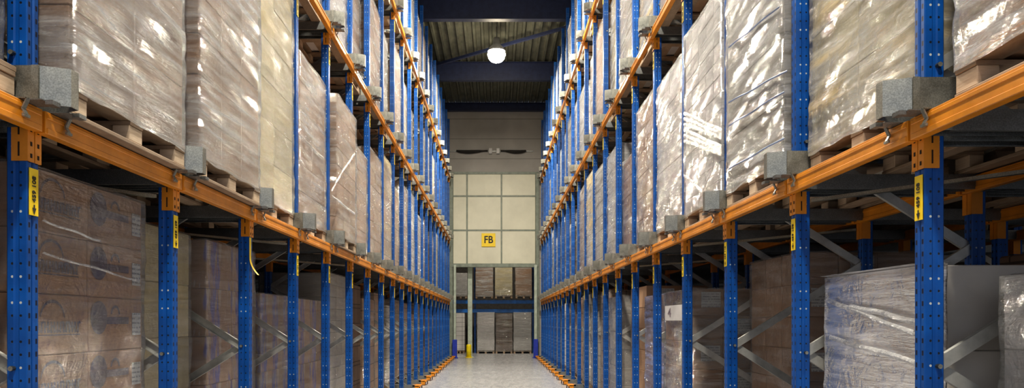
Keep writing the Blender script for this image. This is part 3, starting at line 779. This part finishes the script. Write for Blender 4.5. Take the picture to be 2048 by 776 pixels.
for side in (-1, 1):
    for lev in range(4):
        for lane in range(-1, NP-1):
            if (side, lane, lev) in EMPTY: continue
            ya = Y0[side]+PITCH*lane+.10; yb = ya+1.20
            rr = random.Random(hash((side+2)*1000+lane*10+lev))
            d = dict(H.get((side, lane, lev), {}))
            if not d:
                d = dict(xf=(XF[side]+(.36 if side < 0 else .12) if lev == 0 else XF[side]+.08)+rr.uniform(-.05, .06),
                         zt=BASE_Z[lev]+[1.9, 1.95, 1.9, 1.95][lev]+rr.uniform(-.3, .22), kind=rr.choice(KW if lev else ['brown', 'tan', 'tan', 'lilac', 'grey', 'white']),
                         fl=rr.choice(['heavy', 'heavy', 'heavy', 'mid', 'yellow'] if lev else ['light', 'mid', 'light', None]))
            ya, yb = d.pop('ya', ya), d.pop('yb', yb)
            vz = [10.2, 10.2, 10.2, 10.2]
            if not in_view(side*d['xf'], side*(d['xf']+1), ya, yb, BASE_Z[lev], d['zt'], 120): continue
            near = lane <= 6
            if not near:
                for k in ('rows', 'nx', 'ny', 'labels', 'marks'): d.pop(k, None)
            lab = '%s in %s %s, %s' % (KINDS[d['kind']][2], FILMW[d['fl']], LEVEL[lev], bay_words(side, lane))
            if not d['fl']: lab = 'unwrapped %s %s, %s' % (KINDS[d['kind']][2], LEVEL[lev], bay_words(side, lane))
            LOADS[(side, lane, lev)] = load(side, lab, zb=BASE_Z[lev], near=near, ya=ya, yb=yb, group='pallet loads facing the aisle', **d)
            # loads standing deeper in the same channel
            for r in (1, 2):
                if lane > 7 or lev > 2 or (lev == 2 and r == 2): continue
                xd = d['xf']+1.07*r; rz = BASE_Z[lev]+[1.8, 1.9, 1.9, 1.9][lev]+rr.uniform(-.25, .25)
                if lev == 0 and (lane+r) % 4 == 3: continue
                if not in_view(side*xd, side*(xd+1), ya, yb, BASE_Z[lev], rz, 0): continue
                kd = rr.choice(['brown', 'tan', 'dark', 'grey', 'brown']); fl = rr.choice([None, 'light', None])
                lb = '%s in the %s row deep, %s, %s' % (KINDS[kd][2], ['', 'second', 'third'][r], LEVEL[lev], bay_words(side, lane))
                load(side, lb, xd, ya, yb, BASE_Z[lev], rz, kd, fl, near=False, group='pallet loads deeper in the racks')

def ribbon(t, side, x, pts, w, m, name):
    """a band of film, tape or painted highlight lying on the aisle face; pts: (y, z) in the place"""
    b = BM(); prev = None; n = len(pts)
    for i, (y, z) in enumerate(pts):
        p0, p1 = pts[max(0, i-1)], pts[min(n-1, i+1)]; d = Vector((p1[0]-p0[0], p1[1]-p0[1])).normalized(); q = Vector((-d.y, d.x))*w/2
        o = t.location; bulge = .002*math.sin(i*2.1)
        a = [b.verts.new((side*(x+bl)-o.x, y+q.x*k-o.y, z+q.y*k-o.z)) for k, bl in ((-1, bulge), (0, -.008), (1, bulge))]
        if prev:
            for k in (0, 1): b.faces.new((prev[k], prev[k+1], a[k+1], a[k]))
        prev = a
    return obj(name, b, m, t, smooth=True)
def on_face(side, x, u, v):
    """(y, z) of the point of the plane |x| = x seen along the sight line through the photograph's point (u, v)"""
    y = side*x*F_PX/(u-VPX); return (y, CAMZ+(VPY-v)*y/F_PX)
def bands(key, x, segs, w, m, name):
    t = LOADS.get(key)
    if not t: return
    for (u0, v0, u1, v1) in segs:
        a, c = on_face(key[0], x, u0, v0), on_face(key[0], x, u1, v1)
        ribbon(t, key[0], x, [(a[0]+(c[0]-a[0])*i/8, a[1]+(c[1]-a[1])*i/8+.004*math.sin(i*1.3+u0)) for i in range(9)], w, m, name)
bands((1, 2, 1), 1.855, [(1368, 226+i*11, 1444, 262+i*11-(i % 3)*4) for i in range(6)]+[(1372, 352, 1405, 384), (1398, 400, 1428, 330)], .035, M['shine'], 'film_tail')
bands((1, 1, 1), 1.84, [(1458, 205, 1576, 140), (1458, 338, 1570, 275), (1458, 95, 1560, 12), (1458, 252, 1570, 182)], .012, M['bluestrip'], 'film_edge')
bands((1, 0, 0), 2.018, [(1656, 600, 1828, 668), (1700, 612, 1860, 650), (1660, 676, 1850, 730)], .03, M['shine'], 'film_fold_highlight')  # white ribbons stand in for highlights along the film folds
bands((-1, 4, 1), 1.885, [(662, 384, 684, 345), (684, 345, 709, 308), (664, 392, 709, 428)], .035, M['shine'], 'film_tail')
bands((-1, 0, 0), 2.09, [(84, 505, 270, 560), (84, 440, 200, 482)], .012, M['shine'], 'film_fold_highlight')  # highlights on the thin film, laid on as white ribbons
b = BM(); prev = None       # loose delivery note bent over the film of the nearest ground load
for i in range(11):
    f = i/10; z = 1.30-.34*f; x = 2.14-.016-.05*math.sin(math.pi*f)*.9-(.012 if i else 0)
    a = (b.verts.new((x, 2.78+.03*f, z)), b.verts.new((x, 3.02+.04*f, z+.02)))
    if prev: b.faces.new((prev[0], prev[1], a[1], a[0]))
    prev = a
tag(obj('delivery_note', b, M['paper'], smooth=True), 'crumpled white delivery note stuck on the white wrapped load', 'paper')
yy = Y0[1]+PITCH*3
t = thing('number_sheet', 'white sheet printed with the number 4 on a ground load', 'sign', (1.97, yy+.66, 1.69))
b = BM(); bx(b, -.001, .001, -.48, .48, -.085, .085); obj('paper', b, M['white'], t)
q = link('lettering', text_mesh('4', .14, M['ink']), t, (-.003, .25, 0)); q.scale = (2.2, 1, 1); q.rotation_euler = (Matrix.Rotation(-math.pi/2, 4, 'Z') @ Matrix.Rotation(math.pi/2, 4, 'X')).to_euler()

# ------------------------------------------------------------------ rack behind the opening
YB = 37.0
for z, lab in ((pz(603, YB), 'upper'), (pz(621, YB), 'lower')):
    b = BM(); bx(b, -2.6, 2.6, YB-.03, YB+.03, z-.11, z+.07); tag(obj('rack_beam', b, M['bluebeam'], bevel=.004), 'blue %s crosswise beam of the rack behind the opening' % lab, 'rack beam')
for i, u in enumerate((950, 1066)):
    t = thing('rack_post', 'blue rack upright behind the opening, %s the loads' % ('bollard side of' if i == 0 else 'opposite side of'), 'rack upright', (px(u, YB), YB+.1, 0))
    link('post', POST, t)
zt2 = pz(600, YB)
far = [(954, 989, 625, 704, 'white', 'mid', 0, 'pale wrapped cartons on the ground behind the opening, nearest the column'), (991, 1025, 627, 704, 'dark', 'light', 0, 'dark brown cartons on the ground behind the opening, in the middle'),
       (1027, 1063, 625, 704, 'white', 'mid', 0, 'pale lumpy wrapped packs on the ground behind the opening, farthest from the column'),
       (951, 986, 530, 598, 'brown', 'heavy', 1, 'brown shiny wrapped load on the blue beams, nearest the column'), (990, 1025, 530, 598, 'yellow', 'mid', 1, 'yellowish wrapped load on the blue beams, in the middle'),
       (1031, 1064, 530, 598, 'brown', 'mid', 1, 'brown wrapped load on the blue beams, farthest from the column'),
       (909, 934, 546, 598, 'white', 'heavy', 1, 'bright white wrapped load on the blue beams beyond the column'), (912, 929, 626, 706, 'white', None, 0, 'white cartons on the ground between door post and column')]
for u0, u1, v0, v1, kd, fl, lv, lab in far:
    x0, x1 = px(u0, YB-.5), px(u1, YB-.5)
    zb = 0.0 if lv == 0 else zt2+.07
    SEED[0] += 1
    t = thing('pallet_load', lab, 'pallet load', ((x0+x1)/2, YB, zb), 'pallet loads behind the opening')
    w = x1-x0; link('pallet', pallet_parts(w, 1.0, False)[3], t)
    b = BM(); bx(b, -w/2, w/2, -.5, .5, .145, pz(v0, YB-.5)-zb); obj('carton_stack', b, M[KINDS[kd][1] if lv == 0 and fl != 'mid' else KINDS[kd][0]], t, bevel=.015)
    if fl: link('stretch_film', film_mesh(w, 1.0, .08, pz(v0, YB-.5)-zb+.01, SEED[0], M['filmR_'+fl], R(-20), True, amp=.03), t)
b = BM(); bx(b, -HX, HX, 41, 41.1, 0, 11.2); struct('wall_far', b, M['sidewall'])
b = BM(); bx(b, -HX, HX, YW+.15, 41, 7.0, 7.1); struct('ceiling_far', b, M['sidewall'])

# ------------------------------------------------------------------ world, camera
w = bpy.data.worlds.new('world'); SC.world = w; w.use_nodes = True
bg = w.node_tree.nodes['Background']; bg.inputs[0].default_value = (.80, .86, 1.0, 1); bg.inputs[1].default_value = .75
cd = bpy.data.cameras.new('camera'); cam = bpy.data.objects.new('camera', cd); C.objects.link(cam)
cam.location = (0, 0, CAMZ); cam.rotation_euler = (R(90), 0, 0)
cd.sensor_width = 36; cd.lens = 36*F_PX/2048; cd.shift_x = (1024-VPX)/2048; cd.shift_y = (VPY-388)/2048; cd.clip_start = .05; cd.clip_end = 200
SC.camera = cam
SC.view_settings.view_transform = 'Standard'; SC.view_settings.look = 'Medium High Contrast'; SC.view_settings.exposure = .42; SC.view_settings.gamma = 1.0
SC.cycles.transparent_max_bounces = 16; SC.cycles.max_bounces = 8; SC.cycles.sample_clamp_indirect = 6.0
